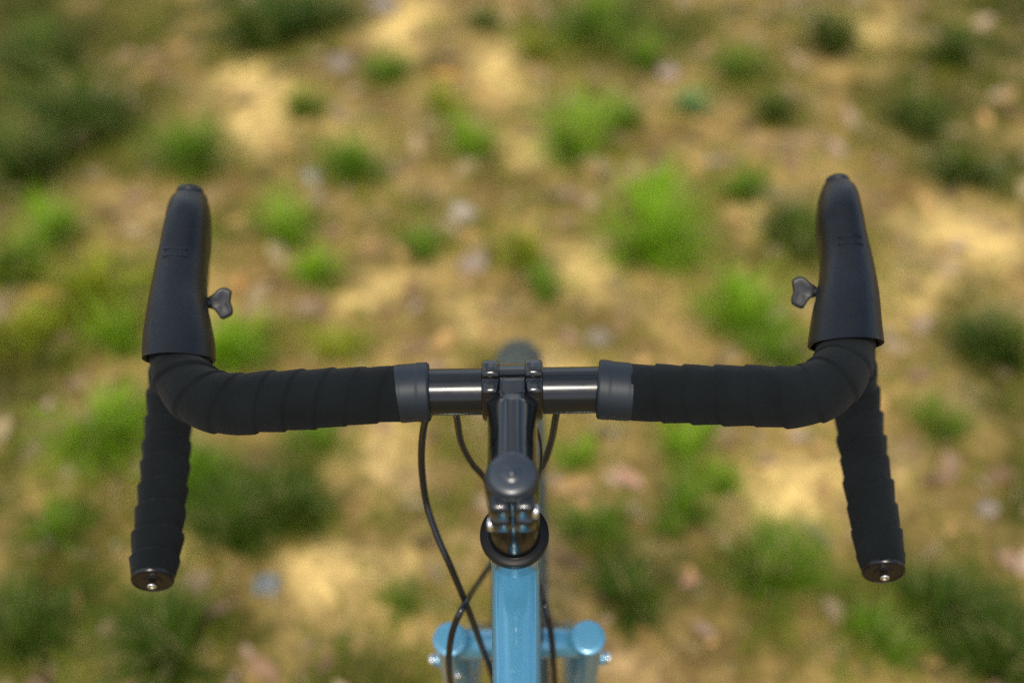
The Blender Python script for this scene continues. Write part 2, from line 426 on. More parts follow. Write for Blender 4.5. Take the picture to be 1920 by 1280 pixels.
for i, (px, py, rp, den, tone, lab) in enumerate(TUFTS):
    c0 = at_z(px, py + rp*.55, 0); r = rp / scale_at(c0) * .72
    hgt = min(.30, r * 3.7)
    n = int(210 * den * (rp / 50) ** 1.5) + 50
    nc = random.randint(3, 6); ca = rng.uniform(0, 6.28, nc); cr = r * rng.uniform(.15, .75, nc); ks = rng.integers(0, nc, n); hs = rng.uniform(.55, 1.1, nc); cz = rng.uniform(0, 6.28, nc); cl_ = rng.uniform(.05, .45, nc)
    bx = np.stack([cr[ks]*np.cos(ca[ks]), cr[ks]*np.sin(ca[ks]), np.zeros(n)], 1) + np.concatenate([rng.normal(0, r*.20, (n, 2)), np.zeros((n, 1))], 1)
    rr = np.hypot(bx[:, 0], bx[:, 1]); th = np.arctan2(bx[:, 1], bx[:, 0])
    tt = rng.random(n)[:, None]
    cb = np.array(tone); cA = cb * (.75 + .5*tt)
    dry = rng.random(n) < .10; cA[dry] = np.array([.32,.26,.10])
    lean = cl_[ks] + .25 * rr / r + rng.normal(0, .22, n)
    th = np.where(rng.random(n) < .6, cz[ks] + rng.normal(0, .5, n), th)
    v, f, c = blades(bx, hgt * rng.uniform(.45, 1.1, n) * hs[ks], rng.uniform(.0025, .0055, n), th + rng.normal(0, .6, n), lean, cA, cA*1.25, bend=.5)
    v[:, 2] += -.004
    o = np_mesh('grass_tuft', v, f, c, M['grass']); o.location = (c0.x, c0.y, height(c0.x, c0.y))
    tag(o, lab, 'grass tuft', 'green grass tufts on the sandy ground')

# ---- stones, leaves and a scrap one can point at
def stone(px, py, rp, col, lab, flat=.5):
    c0 = at_z(px, py, 0); r = rp / scale_at(c0)
    bm = bmesh.new(); bmesh.ops.create_icosphere(bm, subdivisions=3, radius=1)
    sd = random.random()*50
    for v in bm.verts:
        d = 1 + .28*noise.noise(v.co*1.3 + Vector((sd,0,0))) + .1*noise.noise(v.co*4 + Vector((sd,0,0)))
        v.co = Vector((v.co.x*r*d, v.co.y*r*d*.8, v.co.z*r*d*flat))
    me = bpy.data.meshes.new('stone'); bm.to_mesh(me); bm.free(); [setattr(p, 'use_smooth', True) for p in me.polygons]
    m = mat('stone_rock', tuple(c_*.58 for c_ in (col[0], col[1]*.97, col[2]*.86)), .95, vary=.25, vscale=50, bump=.003, bscale=70, spec=.1); me.materials.append(m)
    o = bpy.data.objects.new('stone', me); COL.objects.link(o); o.location = (c0.x, c0.y, height(c0.x, c0.y) + r*flat*.45)
    o.rotation_euler.z = random.uniform(0, 3)
    tag(o, lab, 'stone', 'pale stones on the ground')
stone(1250,142,24,(.62,.46,.42),'pale pink stone among grass near the top right of centre')
stone(640,122,26,(.42,.33,.29),'dusty pink stone near the top between sand patch and tuft')
stone(585,335,22,(.45,.43,.38),'pale grey stone left of the round green tuft')
stone(868,405,28,(.58,.49,.41),'cream coloured stone on soil above the left bar top')
stone(888,500,30,(.44,.34,.28),'pinkish brown stone between cream stone and front tyre')
stone(1120,640,26,(.38,.31,.27),'dull brown stone above the right finishing tape')
stone(1850,955,22,(.40,.33,.28),'brownish stone at the right edge beside the right drop')
stone(1215,770,20,(.40,.30,.24),'small brown stone below the right bar top')
stone(720,20,30,(.40,.34,.30),'greyish stone cut by the top edge left of centre')
stone(100,1010,24,(.45,.36,.30),'pale stone near the left edge level with left drop end')
def big_leaf(px, py, rp, col, lab, name='fallen_leaf', cat='leaf'):
    c0 = at_z(px, py, 0); r = rp / scale_at(c0); V = []; F = []
    na, nb = 10, 6
    for i in range(na + 1):
        t = i / na; wd = math.sin(math.pi * (t*.94 + .03)) ** .8 * .42
        for j in range(nb + 1):
            u = (j / nb - .5) * 2
            V.append(((t*2-1)*r, u*wd*r*(1+.12*math.sin(t*19+u)), r*(.12 + .22*abs(u)**1.5 + .15*(t-.5)**2*4 + .05*math.sin(t*9+u*3))))
    for i in range(na):
        for j in range(nb): F.append((i*(nb+1)+j, i*(nb+1)+j+1, (i+1)*(nb+1)+j+1, (i+1)*(nb+1)+j))
    o = link(name, V, F, mat(name, col, .6, vary=.25, vscale=60, spec=.35), org=Vector((0,0,0)))
    o.location = (c0.x, c0.y, height(c0.x, c0.y) + .004); o.rotation_euler.z = random.uniform(0, 6.28)
    tag(o, lab, cat, 'coloured fallen leaves' if cat == 'leaf' else None)
big_leaf(95,565,45,(.42,.20,.045),'orange brown fallen leaf left of the left brake hood')
big_leaf(258,1205,30,(.60,.42,.36),'pale pink fallen leaf below the left drop end')
big_leaf(245,1245,26,(.28,.07,.03),'red brown fallen leaf at the bottom edge under the left drop')
big_leaf(836,150,26,(.50,.26,.05),'orange fallen leaf near the top above the stem')
big_leaf(1180,905,34,(.45,.25,.16),'reddish fallen leaf to the right of the headset')
big_leaf(1290,1105,26,(.42,.22,.13),'rusty fallen leaf right of the right fork blade cap')
big_leaf(450,545,26,(.42,.21,.06),'orange fallen leaf next to the left shift paddle')
# crumpled bluish scrap
c0 = at_z(500, 1098, 0); r = 27 / scale_at(c0); V = []; F = []
n_ = 9
for i in range(n_):
    for j in range(n_):
        x_, y_ = (i/(n_-1)-.5)*2, (j/(n_-1)-.5)*2
        V.append((x_*r*.85 + random.gauss(0, r*.05), y_*r*.85 + random.gauss(0, r*.05), r*(.35 + .28*random.uniform(-1, 1)) * (1.2 - .5*(x_*x_+y_*y_))))
for i in range(n_-1):
    for j in range(n_-1): F.append((i*n_+j, i*n_+j+1, (i+1)*n_+j+1, (i+1)*n_+j))
o = link('plastic_scrap', V, F, mat('scrap', (.15, .165, .165), .7, vary=.3, vscale=70), org=Vector((0,0,0)), smooth=False)
o.location = (c0.x, c0.y, height(c0.x, c0.y) + .004)
tag(o, 'crumpled blue grey scrap lying on the soil right of the left drop end', 'litter')

# ------------------------------------------------------------------ BICYCLE
bike = bpy.data.objects.new('bicycle', None); COL.objects.link(bike); bike.location = ORG
tag(bike, 'blue bicycle with black drop handlebar seen from the rider\'s place', 'bicycle')
PHI = R(71.5); U = Vector((0, -math.cos(PHI), math.sin(PHI)))    # steering axis, pointing up
def axis_pt(py_target, top, z0, z1):
    """point on the steering axis through `top` that lies at a given height in the photo"""
    lo, hi = 0.0, .5
    for _ in range(50):
        m_ = (lo+hi)/2
        if proj(top - U*m_)[1] < py_target: lo = m_
        else: hi = m_
    return lo
capc = at_z(959, 886, BAR.z + .030); capc.x = 0
s_ring = axis_pt(1000, capc, 0, 0); s_crown = axis_pt(1197, capc, 0, 0)
RING = capc - U * s_ring; CROWN = capc - U * s_crown
0 and print('cap', capc - BAR, 'ring s', s_ring, 'crown s', s_crown, 'ring', RING, 'crown', CROWN)
AXLE = Vector((0, CROWN.y + .165, .368))
WR = .368
for _ in range(40):                       # slide the axle along the ground until the tyre's top edge sits right
    best = min(proj(AXLE + Vector((0, WR*math.cos(t_), WR*math.sin(t_))))[1] for t_ in np.linspace(.3, 1.6, 60))
    AXLE.y += (best - 634) * .0004
print('axle', AXLE, 'AC', (CROWN-AXLE).length)

# ---- handlebar tube
hb = lathe(BAR - X*.075, X, [(.0159, 0), (.0159, .15)], 64)
bar = link('handlebar', *hb, M['anod'], bike, angle=R(40))

# ---- tape on each side
PITCHT = .0205
def bar_side(sgn, tops, drop):
    pts = tops + drop
    path, L = resample(catmull(pts, 14), .0011)
    return path, L
def zB(v): return BAR.z + v
def make_side(sgn, inner_px, tops_px, hook, drop_px, hood_rows, knob_px):
    tops = [at_z(px, py, zB(z)) for px, py, z in tops_px]
    inner = Vector((at_z(inner_px, 733, BAR.z).x, 0, BAR.z)); 
    dr = [at_z(px, py, zB(z)) for px, py, z in drop_px]
    xh = tops[-1].x
    hk = [at_y(px, py, y_) for px, py, y_ in hook]
    path, L = resample(catmull([inner] + tops + hk + dr, 14), .0011)
    # lengths for the radius profile
    n0 = min(range(len(path)), key=lambda i: (path[i] - tops[-1]).length); Lt = L * n0 / len(path)
    n1 = min(range(len(path)), key=lambda i: (path[i] - dr[0]).length); Ld = L * n1 / len(path)
    finL = .0205
    rp = lambda s: interp(s, [0, .02, .07, .12, Lt-.045, Lt-.008, Lt+.02, Ld, L-.03, L-.012, L-.006, L], [.0183, .0187, .0198, .0206, .0205, .0192, .0172, .0176, .0176, .0171, .0162, .0142])
    wob = random.random()*9
    def rf(i, fr, s, th):
        ph = (s + .0045*math.sin(th + 1.0 + wob) + .003*noise.noise(Vector((s*40, wob, 0)))) / PITCHT + (th / (2*math.pi)) * sgn
        ph_ = ph - math.floor(ph)
        saw = (1 - ph_) ** .8 if ph_ > .045 else ph_/.045
        amp = (1 + .7*noise.noise(Vector((math.floor(ph)*3.7, wob*3, 5)))) * (0 if s < .019 else 1) * interp(s, [0, Lt-.06, Lt+.02, Ld], [.0013, .0015, .0022, .0023]) * min(1, s/.03) * (1 if s < L - .02 else max(0, (L-.01-s)/.01) if s < L-.01 else 0)
        sx = 1.0
        return rp(s) + amp*(saw-.35) + .0003*noise.noise(Vector((s*90, th*2, wob)))
    v, f = sweep(path, rf, 72)
    tp = link('bar_tape', v, f, M['tape'], bike)
    # finishing tape near the stem
    k0 = 0; k1 = int(finL / .0011)
    fp = [path[0] - (path[1]-path[0]).normalized()*.0012] + path[:k1+2]
    def rfin(i, fr, s, th):
        e = .0198 if fr < .93 else .0195
        if i == 0: e = .0189
        return e + .0002*math.sin(3*th+1) + .0003*math.sin(th+fr*3) + (.0004 if .04 < fr < .4 else 0)
    # slanted outer edge
    v, f = sweep(fp, rfin, 64)
    for q in range(len(v)):
        fr = (q // 64) / (len(fp)-1); th = (q % 64) / 64 * 2*math.pi
        v[q] = v[q] + X * sgn * fr**2 * .0018 * math.sin(th*1 + 1.2) 
    link('finishing_tape', v, f, M['finish'], bike, angle=R(50))
    # end plug
    E = path[-1]; T = (path[-1] - path[-9]).normalized()
    pl = link('end_plug', *lathe(E - T*.004, T, [(.0140, 0), (.0154, .002), (.0156, .0034), (.0150, .0046), (.0136, .0052), (.0128, .0046), (.0080, .0046), (.0064, .0056), (.0050, .0056)], 48), M['plug'], bike, angle=R(30))
    link('bolt', *lathe(E + T*.0035, T, [(.0034, 0), (.0034, .0015), (.0029, .0021), (.0016, .0021), (.0014, .0008)], 24), M['steel'], pl)

    # ---- hood
    rows = hood_rows       # (py, left px, right px, fraction)
    st = []
    for py, lx, rx in rows:
        fr = (rows[0][0] - py) / (rows[0][0] - rows[-1][0])
        z = interp(fr, [0, .25, .45, .62, .78, .92, 1.0], [.003, .007, .010, .016, .023, .026, .026])
        c = at_z((lx+rx)/2, py, zB(z)); hw = (rx-lx)/2/scale_at(c)
        hh = interp(fr, [0, .2, .45, .7, .9, .97, 1], [.0255, .0240, .022, .021, .019, .0165, .015])
        tilt = interp(fr, [0, .15, .4, .6, .8, 1], [R(36), R(24), R(4), R(-6), R(5), R(22)])
        st.append((fr, c, hw, hh, tilt))
    frs = [s[0] for s in st]
    NS = 70; n = 56; V = []; F = []
    crv = catmull([s[1] for s in st], 20)
    cf = np.interp(np.linspace(0, len(st)-1, len(crv)), range(len(st)), frs)
    hwc = catmull([Vector((s[2], s[3], s[4])) for s in st], 20)
    for i in range(NS + 1):
        fr = i / NS
        j = int(np.searchsorted(cf, fr)); j = min(max(j, 1), len(cf)-1)
        tt = (fr - cf[j-1]) / max(1e-9, cf[j]-cf[j-1]); tt = max(0, min(1, tt))
        c = crv[j-1].lerp(crv[j], tt); q = hwc[j-1].lerp(hwc[j], tt)
        b = Vector((0, -math.sin(q.z), math.cos(q.z)))
        e = interp(fr, [0, .3, .5, .8, 1], [.95, .86, .90, .84, .90])
        for k in range(n):
            th = 2*math.pi*k/n; a_, b_ = sup(th, q.x, q.y, e)
            if b_ < 0: b_ *= interp(fr, [0, .3, .8, 1], [1.0, 1.25, 1.7, 1.2])    # body hangs lower in front
            if b_ > 0:                                             # palm area a little flatter on top
                b_ *= 1 - .06*math.cos(th)**2
            V.append(c + X*a_ + b*b_)
    for i in range(NS):
        for k in range(n): F.append((i*n+k, i*n+(k+1) % n, (i+1)*n+(k+1) % n, (i+1)*n+k))
    # dome over the tip
    cT, qT = crv[-1], hwc[-1]; nrm = (crv[-1]-crv[-6]).normalized()
    base = NS*n
    for m_, (sc_, h_) in enumerate(((.985, .002), (.95, .0042), (.88, .0064), (.76, .0084), (.58, .0098), (.3, .0106))):
        o_ = len(V); b = Vector((0, -math.sin(qT.z), math.cos(qT.z)))
        for k in range(n):
            th = 2*math.pi*k/n; a_, b_ = sup(th, qT.x*sc_, qT.y*sc_, .95)
            if b_ < 0: b_ *= 1.2
            V.append(cT + X*a_ + b*(b_ - h_*.25) + Y*h_)
        for k in range(n): F.append((base+k, base+(k+1) % n, o_+(k+1) % n, o_+k))
        base = o_
    F.append(tuple(base+k for k in range(n)))
    # rolled lip at the base
    lip0 = len(V); c, q = crv[0], hwc[0]; b = Vector((0, -math.sin(q.z), math.cos(q.z)))
    prevb = 0
    for sc_, h_ in ((.985, -.0012), (.93, -.0014), (.80, .004)):
        o_ = len(V)
        for k in range(n):
            th = 2*math.pi*k/n; a_, b_ = sup(th, q.x*sc_, q.y*sc_, .95)
            V.append(c + X*a_ + b*b_ + Y*h_)
        for k in range(n): F.append((prevb+(k+1) % n, prevb+k, o_+k, o_+(k+1) % n))
        prevb = o_
    hood = link('brake_hood', V, F, M['hood'], bike, angle=R(55))
    # two fine moulded ridges across the top
    for fr in (.50, .545):
        j = int(np.searchsorted(cf, fr)); c = crv[j]; q = hwc[j]; b = Vector((0, -math.sin(q.z), math.cos(q.z)))
        P_ = []
        for k in range(9):
            th = math.pi/2 + (k-4)*.105; e = .82; a_, b_ = sup(th, q.x, q.y, e); b_ *= 1 - .06*math.cos(th)**2
            P_.append(c + X*a_ + b*(b_ + .00005))
        link('moulded_ridge', *sweep(P_, lambda i, f_, s, t_: .00028, 8), M['hood'], hood)
    # little cover on the very tip
    link('tip_cover', *lathe(cT + Y*.0030 + Z*.0040, Vector((0, .84, .54)), [(qT.x*.80, 0), (qT.x*.79, .0030), (qT.x*.72, .0046), (qT.x*.50, .0060), (qT.x*.25, .0067), (qT.x*.05, .0069)], 32), M['plastic'], hood)
    # brake lever hanging under the nose
    j = int(np.searchsorted(cf, .84)); c = crv[j]; q = hwc[j]
    lv = [c + Vector((0, .004, -.022)), c + Vector((0, .010, -.040)), c + Vector((sgn*.004, .008, -.062)), c + Vector((sgn*.009, .000, -.088)), c + Vector((sgn*.014, -.008, -.108)), c + Vector((sgn*.017, -.008, -.122))]
    lp, _ = resample(catmull(lv, 8), .003)
    link('brake_lever', *sweep(lp, lambda i, f_, s, t_: sup(t_, .0075*(1-.3*f_), .0035, .8), 20, up=(0,1,0)), M['plastic'], bike)
    # shift paddle: small three-lobed lever on the inner side of the hood
    hx, hy = knob_px
    K = at_z(hx, hy, zB(.002)); ks = scale_at(K)
    # outline in millimetres, inward = +u, v = away from rider
    OUT = [(0,2.8),(4.9,6.3),(8.6,9.7),(12.8,11.0),(17.2,8.5),(17.4,5.5),(16.6,0),(17.8,-4),(18.2,-7.0),(17.0,-9.8),(11.5,-12.6),(9.6,-11.8),(7.8,-8.8),(4.9,-5.2),(.4,-3.6)]
    u_ = X * -sgn; v_ = Vector((0, math.cos(R(52)), math.sin(R(52)))); w_ = u_.cross(v_).normalized()
    if w_.dot(CAM-K) < 0: w_ = -w_
    pts2 = [Vector((a_, b_, 0)) for a_, b_ in OUT]; n_o = len(pts2); sm = []
    for i in range(n_o):
        a_, b_, c_, d_ = pts2[i-1], pts2[i], pts2[(i+1) % n_o], pts2[(i+2) % n_o]
        for t_ in (0, .25, .5, .75):
            sm.append(.5*((2*b_)+(c_-a_)*t_+(2*a_-5*b_+4*c_-d_)*t_*t_+(3*b_-a_-3*c_+d_)*t_**3))
    cen = Vector((11, -.5, 0)); V = []; F = []
    L_ = [(.90, -3.0), (1.0, -2.2), (1.0, .6), (.94, 1.4), (.80, 1.6), (.5, 1.25), (.2, 1.0)]
    for sc_, hh in L_:
        for p in sm:
            q = cen + (p-cen)*sc_; V.append(K + (u_*q.x + v_*q.y + w_*(hh + .8*math.sin(q.x*.3)))*.00100)
    n2 = len(sm)
    for i in range(len(L_)-1):
        for k in range(n2): F.append((i*n2+k, i*n2+(k+1) % n2, (i+1)*n2+(k+1) % n2, (i+1)*n2+k))
    F.append(tuple(range(n2))); F.append(tuple((len(L_)-1)*n2+k for k in range(n2)))
    pad = link('shift_paddle', V, F, M['plastic'], bike, angle=R(60))
    link('paddle_arm', *sweep([K - u_*.009 - Z*.002, K - u_*.002, K + u_*.004 + w_*.0005], lambda i, f_, s, t_: sup(t_, .0034, .0026, .8), 16), M['plastic'], pad)
    return path

left_path = make_side(-1, 803,
    [(720, 739, 0), (600, 747, 0), (500, 753, 0), (430, 757, 0), (381, 745, 0), (349, 716, .0), (338, 683, 0), (337, 662, -.002)],
    [(334, 656, .088), (329, 668, .104), (324, 700, .111), (320, 740, .106), (317, 778, .095)],
    [(314, 815, -.118), (310, 870, -.124), (303, 940, -.131), (295, 1012, -.138), (286, 1088, -.143)],
    [(673, 269, 402), (640, 270, 401), (600, 276, 394), (565, 282, 388), (510, 292, 387), (475, 300, 388), (425, 310.5, 392.5), (400, 315, 393), (383, 320, 391), (377, 325, 388)],
    (389, 567))
right_path = make_side(1, 1124,
    [(1215, 736, 0), (1320, 740, 0), (1420, 742, 0), (1490, 743, 0), (1541, 729, 0), (1573, 698, .0), (1583, 665, 0), (1585, 642, -.002)],
    [(1589, 638, .088), (1593, 652, .104), (1598, 684, .111), (1603, 724, .106), (1608, 762, .095)],
    [(1612, 800, -.118), (1621, 860, -.124), (1632, 930, -.131), (1644, 998, -.138), (1657, 1072, -.143)],
    [(645, 1516, 1655), (613, 1520, 1651), (578, 1525, 1648), (545, 1532, 1644), (500, 1538, 1636), (455, 1537.5, 1625), (415, 1532.5, 1617), (380, 1534, 1610), (362, 1538, 1604), (356, 1543, 1598)],
    (1531, 546))

# ---- stem
def collar(x0):
    V = []; F = []; n = 180; W = .0061
    prof = []
    def rad(t):                            # t: angle in the YZ plane, 0 = forward, 90 = up
        return interp(math.degrees(t), [0, 30, 50, 60, 66, 75, 85, 95, 101, 105, 108, 109.5, 112, 113, 120, 128, 134, 138, 142, 150, 165, 180, 215, 240, 250, 262, 285, 300, 360],
                      [.0200, .0202, .0206, .0216, .0224, .0224, .0222, .0225, .0229, .0219, .0206, .0190, .0190, .0206, .02115, .0217, .0222, .0221, .0214, .0205, .0200, .0202, .0206, .0206, .0198, .0210, .0226, .0220, .0200])
    L = [(-1.0, .0175), (-1.0, -.0034), (-.96, -.0019), (-.86, -.0009), (-.68, -.0003), (-.3, 0), (.3, 0), (.68, -.0003), (.86, -.0009), (.96, -.0019), (1.0, -.0034), (1.0, .0175)]
    for li, (xx, dr) in enumerate(L):
        for k in range(n):
            t = 2*math.pi*k/n; r = (.0158 if li in (0, len(L)-1) else rad(t) + dr)
            V.append(BAR + Vector((x0 + xx*W, r*math.cos(t), r*math.sin(t))))
    for i in range(len(L)-1):
        for k in range(n): F.append((i*n+k, i*n+(k+1) % n, (i+1)*n+(k+1) % n, (i+1)*n+k))
    return V, F
stem_c = capc - U*.0255                    # centre of the steerer clamp
def stem_body():
    st = []
    A_ = BAR + Vector((0, -.006, 0)); B_ = stem_c + Vector((0, .004, 0))
    N = 120; n = 64; V = []; F = []
    for i in range(N + 1):
        f_ = i / N; c = A_.lerp(B_, f_)
        hw = interp(f_, [0, .12, .25, .6, .85, 1], [.0172, .0172, .0166, .0160, .0162, .0160])
        hh = interp(f_, [0, .015, .04, .205, .222, .238, .255, .30, .6, 1], [.0172, .0182, .0184, .0180, .0182, .0194, .0200, .0204, .0205, .0205])
        e = interp(f_, [0, .3, 1], [.60, .60, .70])
        for k in range(n):
            th = 2*math.pi*k/n; a_, b_ = sup(th, hw, hh, e)
            if b_ > 0: a_ *= 1 - interp(f_, [0, .13, .18, .25, .8, 1], [.05, .08, .44, .46, .40, .30])*(b_/hh)**2      # sides lean in to a narrow flat top
            if b_ > 0 and f_ < .24:          # the top is a narrow ledge between the collars
                lim = interp(b_/hh, [0, .40, .72, 1], [.0172, .0172, .0087, .0082]); mixf = interp(f_, [0, .18, .24], [1, 1, 0])
                full = hw*abs(math.cos(th))**.6
                a_ = math.copysign(min(full, lim)*mixf + abs(a_)*(1-mixf), a_)
            V.append(c + X*a_ + Z*b_)
    for i in range(N):
        for k in range(n): F.append((i*n+k, i*n+(k+1) % n, (i+1)*n+(k+1) % n, (i+1)*n+k))
    F.append(tuple(range(n))); F.append(tuple(N*n+k for k in range(n)))
    return V, F
stem = link('stem', *merge(stem_body(), lathe(stem_c - U*.0205, U, [(.0150, -.0005), (.0163, .0012), (.0168, .004), (.0168, .036), (.0163, .0395), (.0152, .0408)], 56)), M['gloss'], bike, angle=R(50))
# bridge between the collars
def arc_plate(a0, a1, r0, r1, x0, x1):
    V = []; F = []; n = 24
    for k in range(n + 1):
        t = a0 + (a1-a0)*k/n
        for r, x in ((r0, x0), (r1, x0), (r1, x1), (r0, x1)):
            V.append(BAR + Vector((x, r*math.cos(t), r*math.sin(t))))
    for k in range(n):
        for q in range(4): F.append((k*4+q, k*4+(q+1) % 4, (k+1)*4+(q+1) % 4, (k+1)*4+q))
    F.append((0,1,2,3)); F.append(tuple(n*4+q for q in range(4)))
    return V, F
fp_ = link('faceplate', *merge(arc_plate(R(-85), R(101), .0160, .0184, -.0086, .0086)), M['gloss'], stem, angle=R(40))
for s_ in (-1, 1):
    V, F = collar(s_*.0144); link('bar_collar', V, F, M['gloss'], stem, angle=R(60))
    # seam between face plate and stem: a thin raised line of bolt washer and the bolts
    for t in (76, -68):
        d = Vector((0, math.cos(R(t)), math.sin(R(t)))); bd = Y
        pos = BAR + X*s_*.0144 + Z*(.0158 if t > 0 else -.0158) - Y*.002
        link('bolt', *lathe(pos - bd*.004, bd, [(.0036, 0), (.0036, .0085), (.0030, .0094), (.0016, .0094), (.0014, .0065)], 24), M['blackbolt'], stem)
    # printed emblem on the flank: an outlined rounded shield with a bar
    def emblem(pts, r=.00012):
        P_ = []
        for f_, zz in pts:
            q_ = zz/.0204; sn = q_ ** (1/.6); a_ = .0165 * math.sqrt(1-sn*sn) ** .6 * (1 - .46*q_*q_)
            P_.append(Vector((s_*(a_ + .0001), -.032 - f_, BAR.z + zz)))
        return sweep(P_, lambda i, a_, b_, c_: r, 6)
    link('emblem', *merge(emblem([(.000,.0095),(.005,.0125),(.010,.0115),(.011,.0065),(.006,.0045),(.001,.0060),(.000,.0095)]), emblem([(.002,.008),(.006,.0100),(.009,.0078)])), M['print'], stem)
# pinch clamp at the back of the steerer
back = Vector((0, -math.sin(PHI), -math.cos(PHI)))     # square to the steering axis, towards the rider
for hgt in (.0112, -.0086):
    for s_ in (-1, 1):
        c = stem_c + U*hgt + back*.0160 + X*s_*.0073
        link('clamp_ear', *rbox(c, (X, back, U), (.0138, .0120, .0176), .0042, 6), M['gloss'], stem, angle=R(60))
    s_ = 1 if hgt > 0 else -1
    for e_ in (s_,):
        c = stem_c + U*hgt + back*.0186 + X*e_*.0120
        link('bolt', *lathe(c, X*e_, [(.0044, 0), (.0046, .0024), (.0040, .0036), (.0020, .0037), (.0018, .002)], 28), M['steel'], stem)
# top cap
cap = link('top_cap', *lathe(capc - U*.0052, U, [(.0150, -.0005), (.0152, .0008), (.01475, .0013), (.01475, .0024), (.0144, .0036), (.0137, .0044), (.0124, .0050), (.0100, .0054), (.0070, .00560), (.0060, .0056), (.0054, .0059), (.0046, .0062), (.0030, .0064), (.0, .0064)], 96, cap=False), M['cap'], stem)
link('bolt', *lathe(capc + U*.0008, U, [(.0030, -.001), (.0030, .0004), (.0026, .0010), (.0015, .0014), (.0, .0015)], 28, cap=False), M['cap'], cap)
# spacer, cone and ring under the stem
sb = stem_c - U*.0215; Lb = (sb - RING).dot(U)
link('headset_spacer', *lathe(RING, U, [(.0182, .0018), (.0176, .004), (.0168, Lb*.35), (.0160, Lb*.62), (.0153, Lb*.64), (.0153, Lb)], 56), M['spacer'], bike, angle=R(40))
link('headset_cover', *lathe(RING, U, [(.0170, -.0052), (.0222, -.0055), (.0230, -.0048), (.0232, -.0036), (.0230, .0000), (.0225, .0004), (.0205, .0010), (.0188, .0013), (.0186, .0018), (.0182, .0019), (.0180, .0012), (.0177, .0010)], 96, cap=False), M['ring'], bike, angle=R(22))
link('inner_lip', *lathe(RING, U, [(.0181, .0012), (.0186, .0022), (.0183, .0024), (.0179, .0022)], 72, cap=False), M['anod'], bike)
link('headset_cup', *lathe(RING, -U, [(.0200, .005), (.0205, .007), (.0205, .012), (.0186, .013)], 56), M['ring'], bike, angle=R(60))

# ---- frame
HT = (RING - CROWN).length
frame_v = [lathe(RING, -U, [(.0176, .0125), (.0182, .0130), (.0182, .018), (.0174, .026), (.0172, HT*.5), (.0182, HT-.028), (.0190, HT-.020), (.0190, HT-.014)], 56)]
t0 = RING - U*.034
for q_ in range(60):                       # slide the junction along the head tube to where it shows
    if proj(t0 + Vector((0, -.0185, .0165)))[1] < 1088: t0 = t0 - U*.0004
print('junction', (RING-t0).length)
TT = [t0, t0 + Vector((0, -.02, -.0015)), t0 + Vector((0, -.25, -.040)), t0 + Vector((0, -.54, -.092))]
ttp, _ = resample(catmull(TT, 20), .003)
def rtt(i, f_, s, th):
    hw = interp(s, [0, .02, .05, .15, .3, .6], [.0164, .0166, .0165, .0150, .0140, .0140]); hh = interp(s, [0, .01, .02, .3, .6], [.0140, .0150, .0156, .0158, .0150])
    a_, b_ = sup(th, hw, hh, interp(s, [0, .03, .2], [.74, .56, .70]))
    if b_ > 0: b_ += .0024*math.exp(-s/.006)
    return a_, b_
frame = link('frame', *frame_v[0], M['paint'], bike, angle=R(60))
tt = link('top_tube', *sweep(ttp, rtt, 56, transport=False), M['paint'], frame)
# weld bead where the tube meets the head tube
wv = []
for k in range(25):
    th = math.pi*(.17+.66*k/24); a_, b_ = sup(th, .0158, .0172, .7)
    wv.append(t0 + X*a_ + Z*b_ - Y*(.0178 - .0168*(1-math.sqrt(max(0, 1-(a_/.0182)**2)))*.9) )
link('weld_bead', *sweep(wv, lambda i, f_, s, th: .0021 + .00035*math.sin(s*2600), 12), M['paint'], frame)
d0 = CROWN + U*.045; BB = Vector((0, -.44, .28))
link('down_tube', *sweep([d0, d0.lerp(BB, .5), BB], lambda i, f_, s, th: .018, 32, transport=False), M['paint'], frame)
sttop = TT[-1] + Vector((0, -.012, .03))
link('seat_tube', *sweep([sttop, BB], lambda i, f_, s, th: .0155, 32, up=(0,1,0), transport=False), M['paint'], frame)

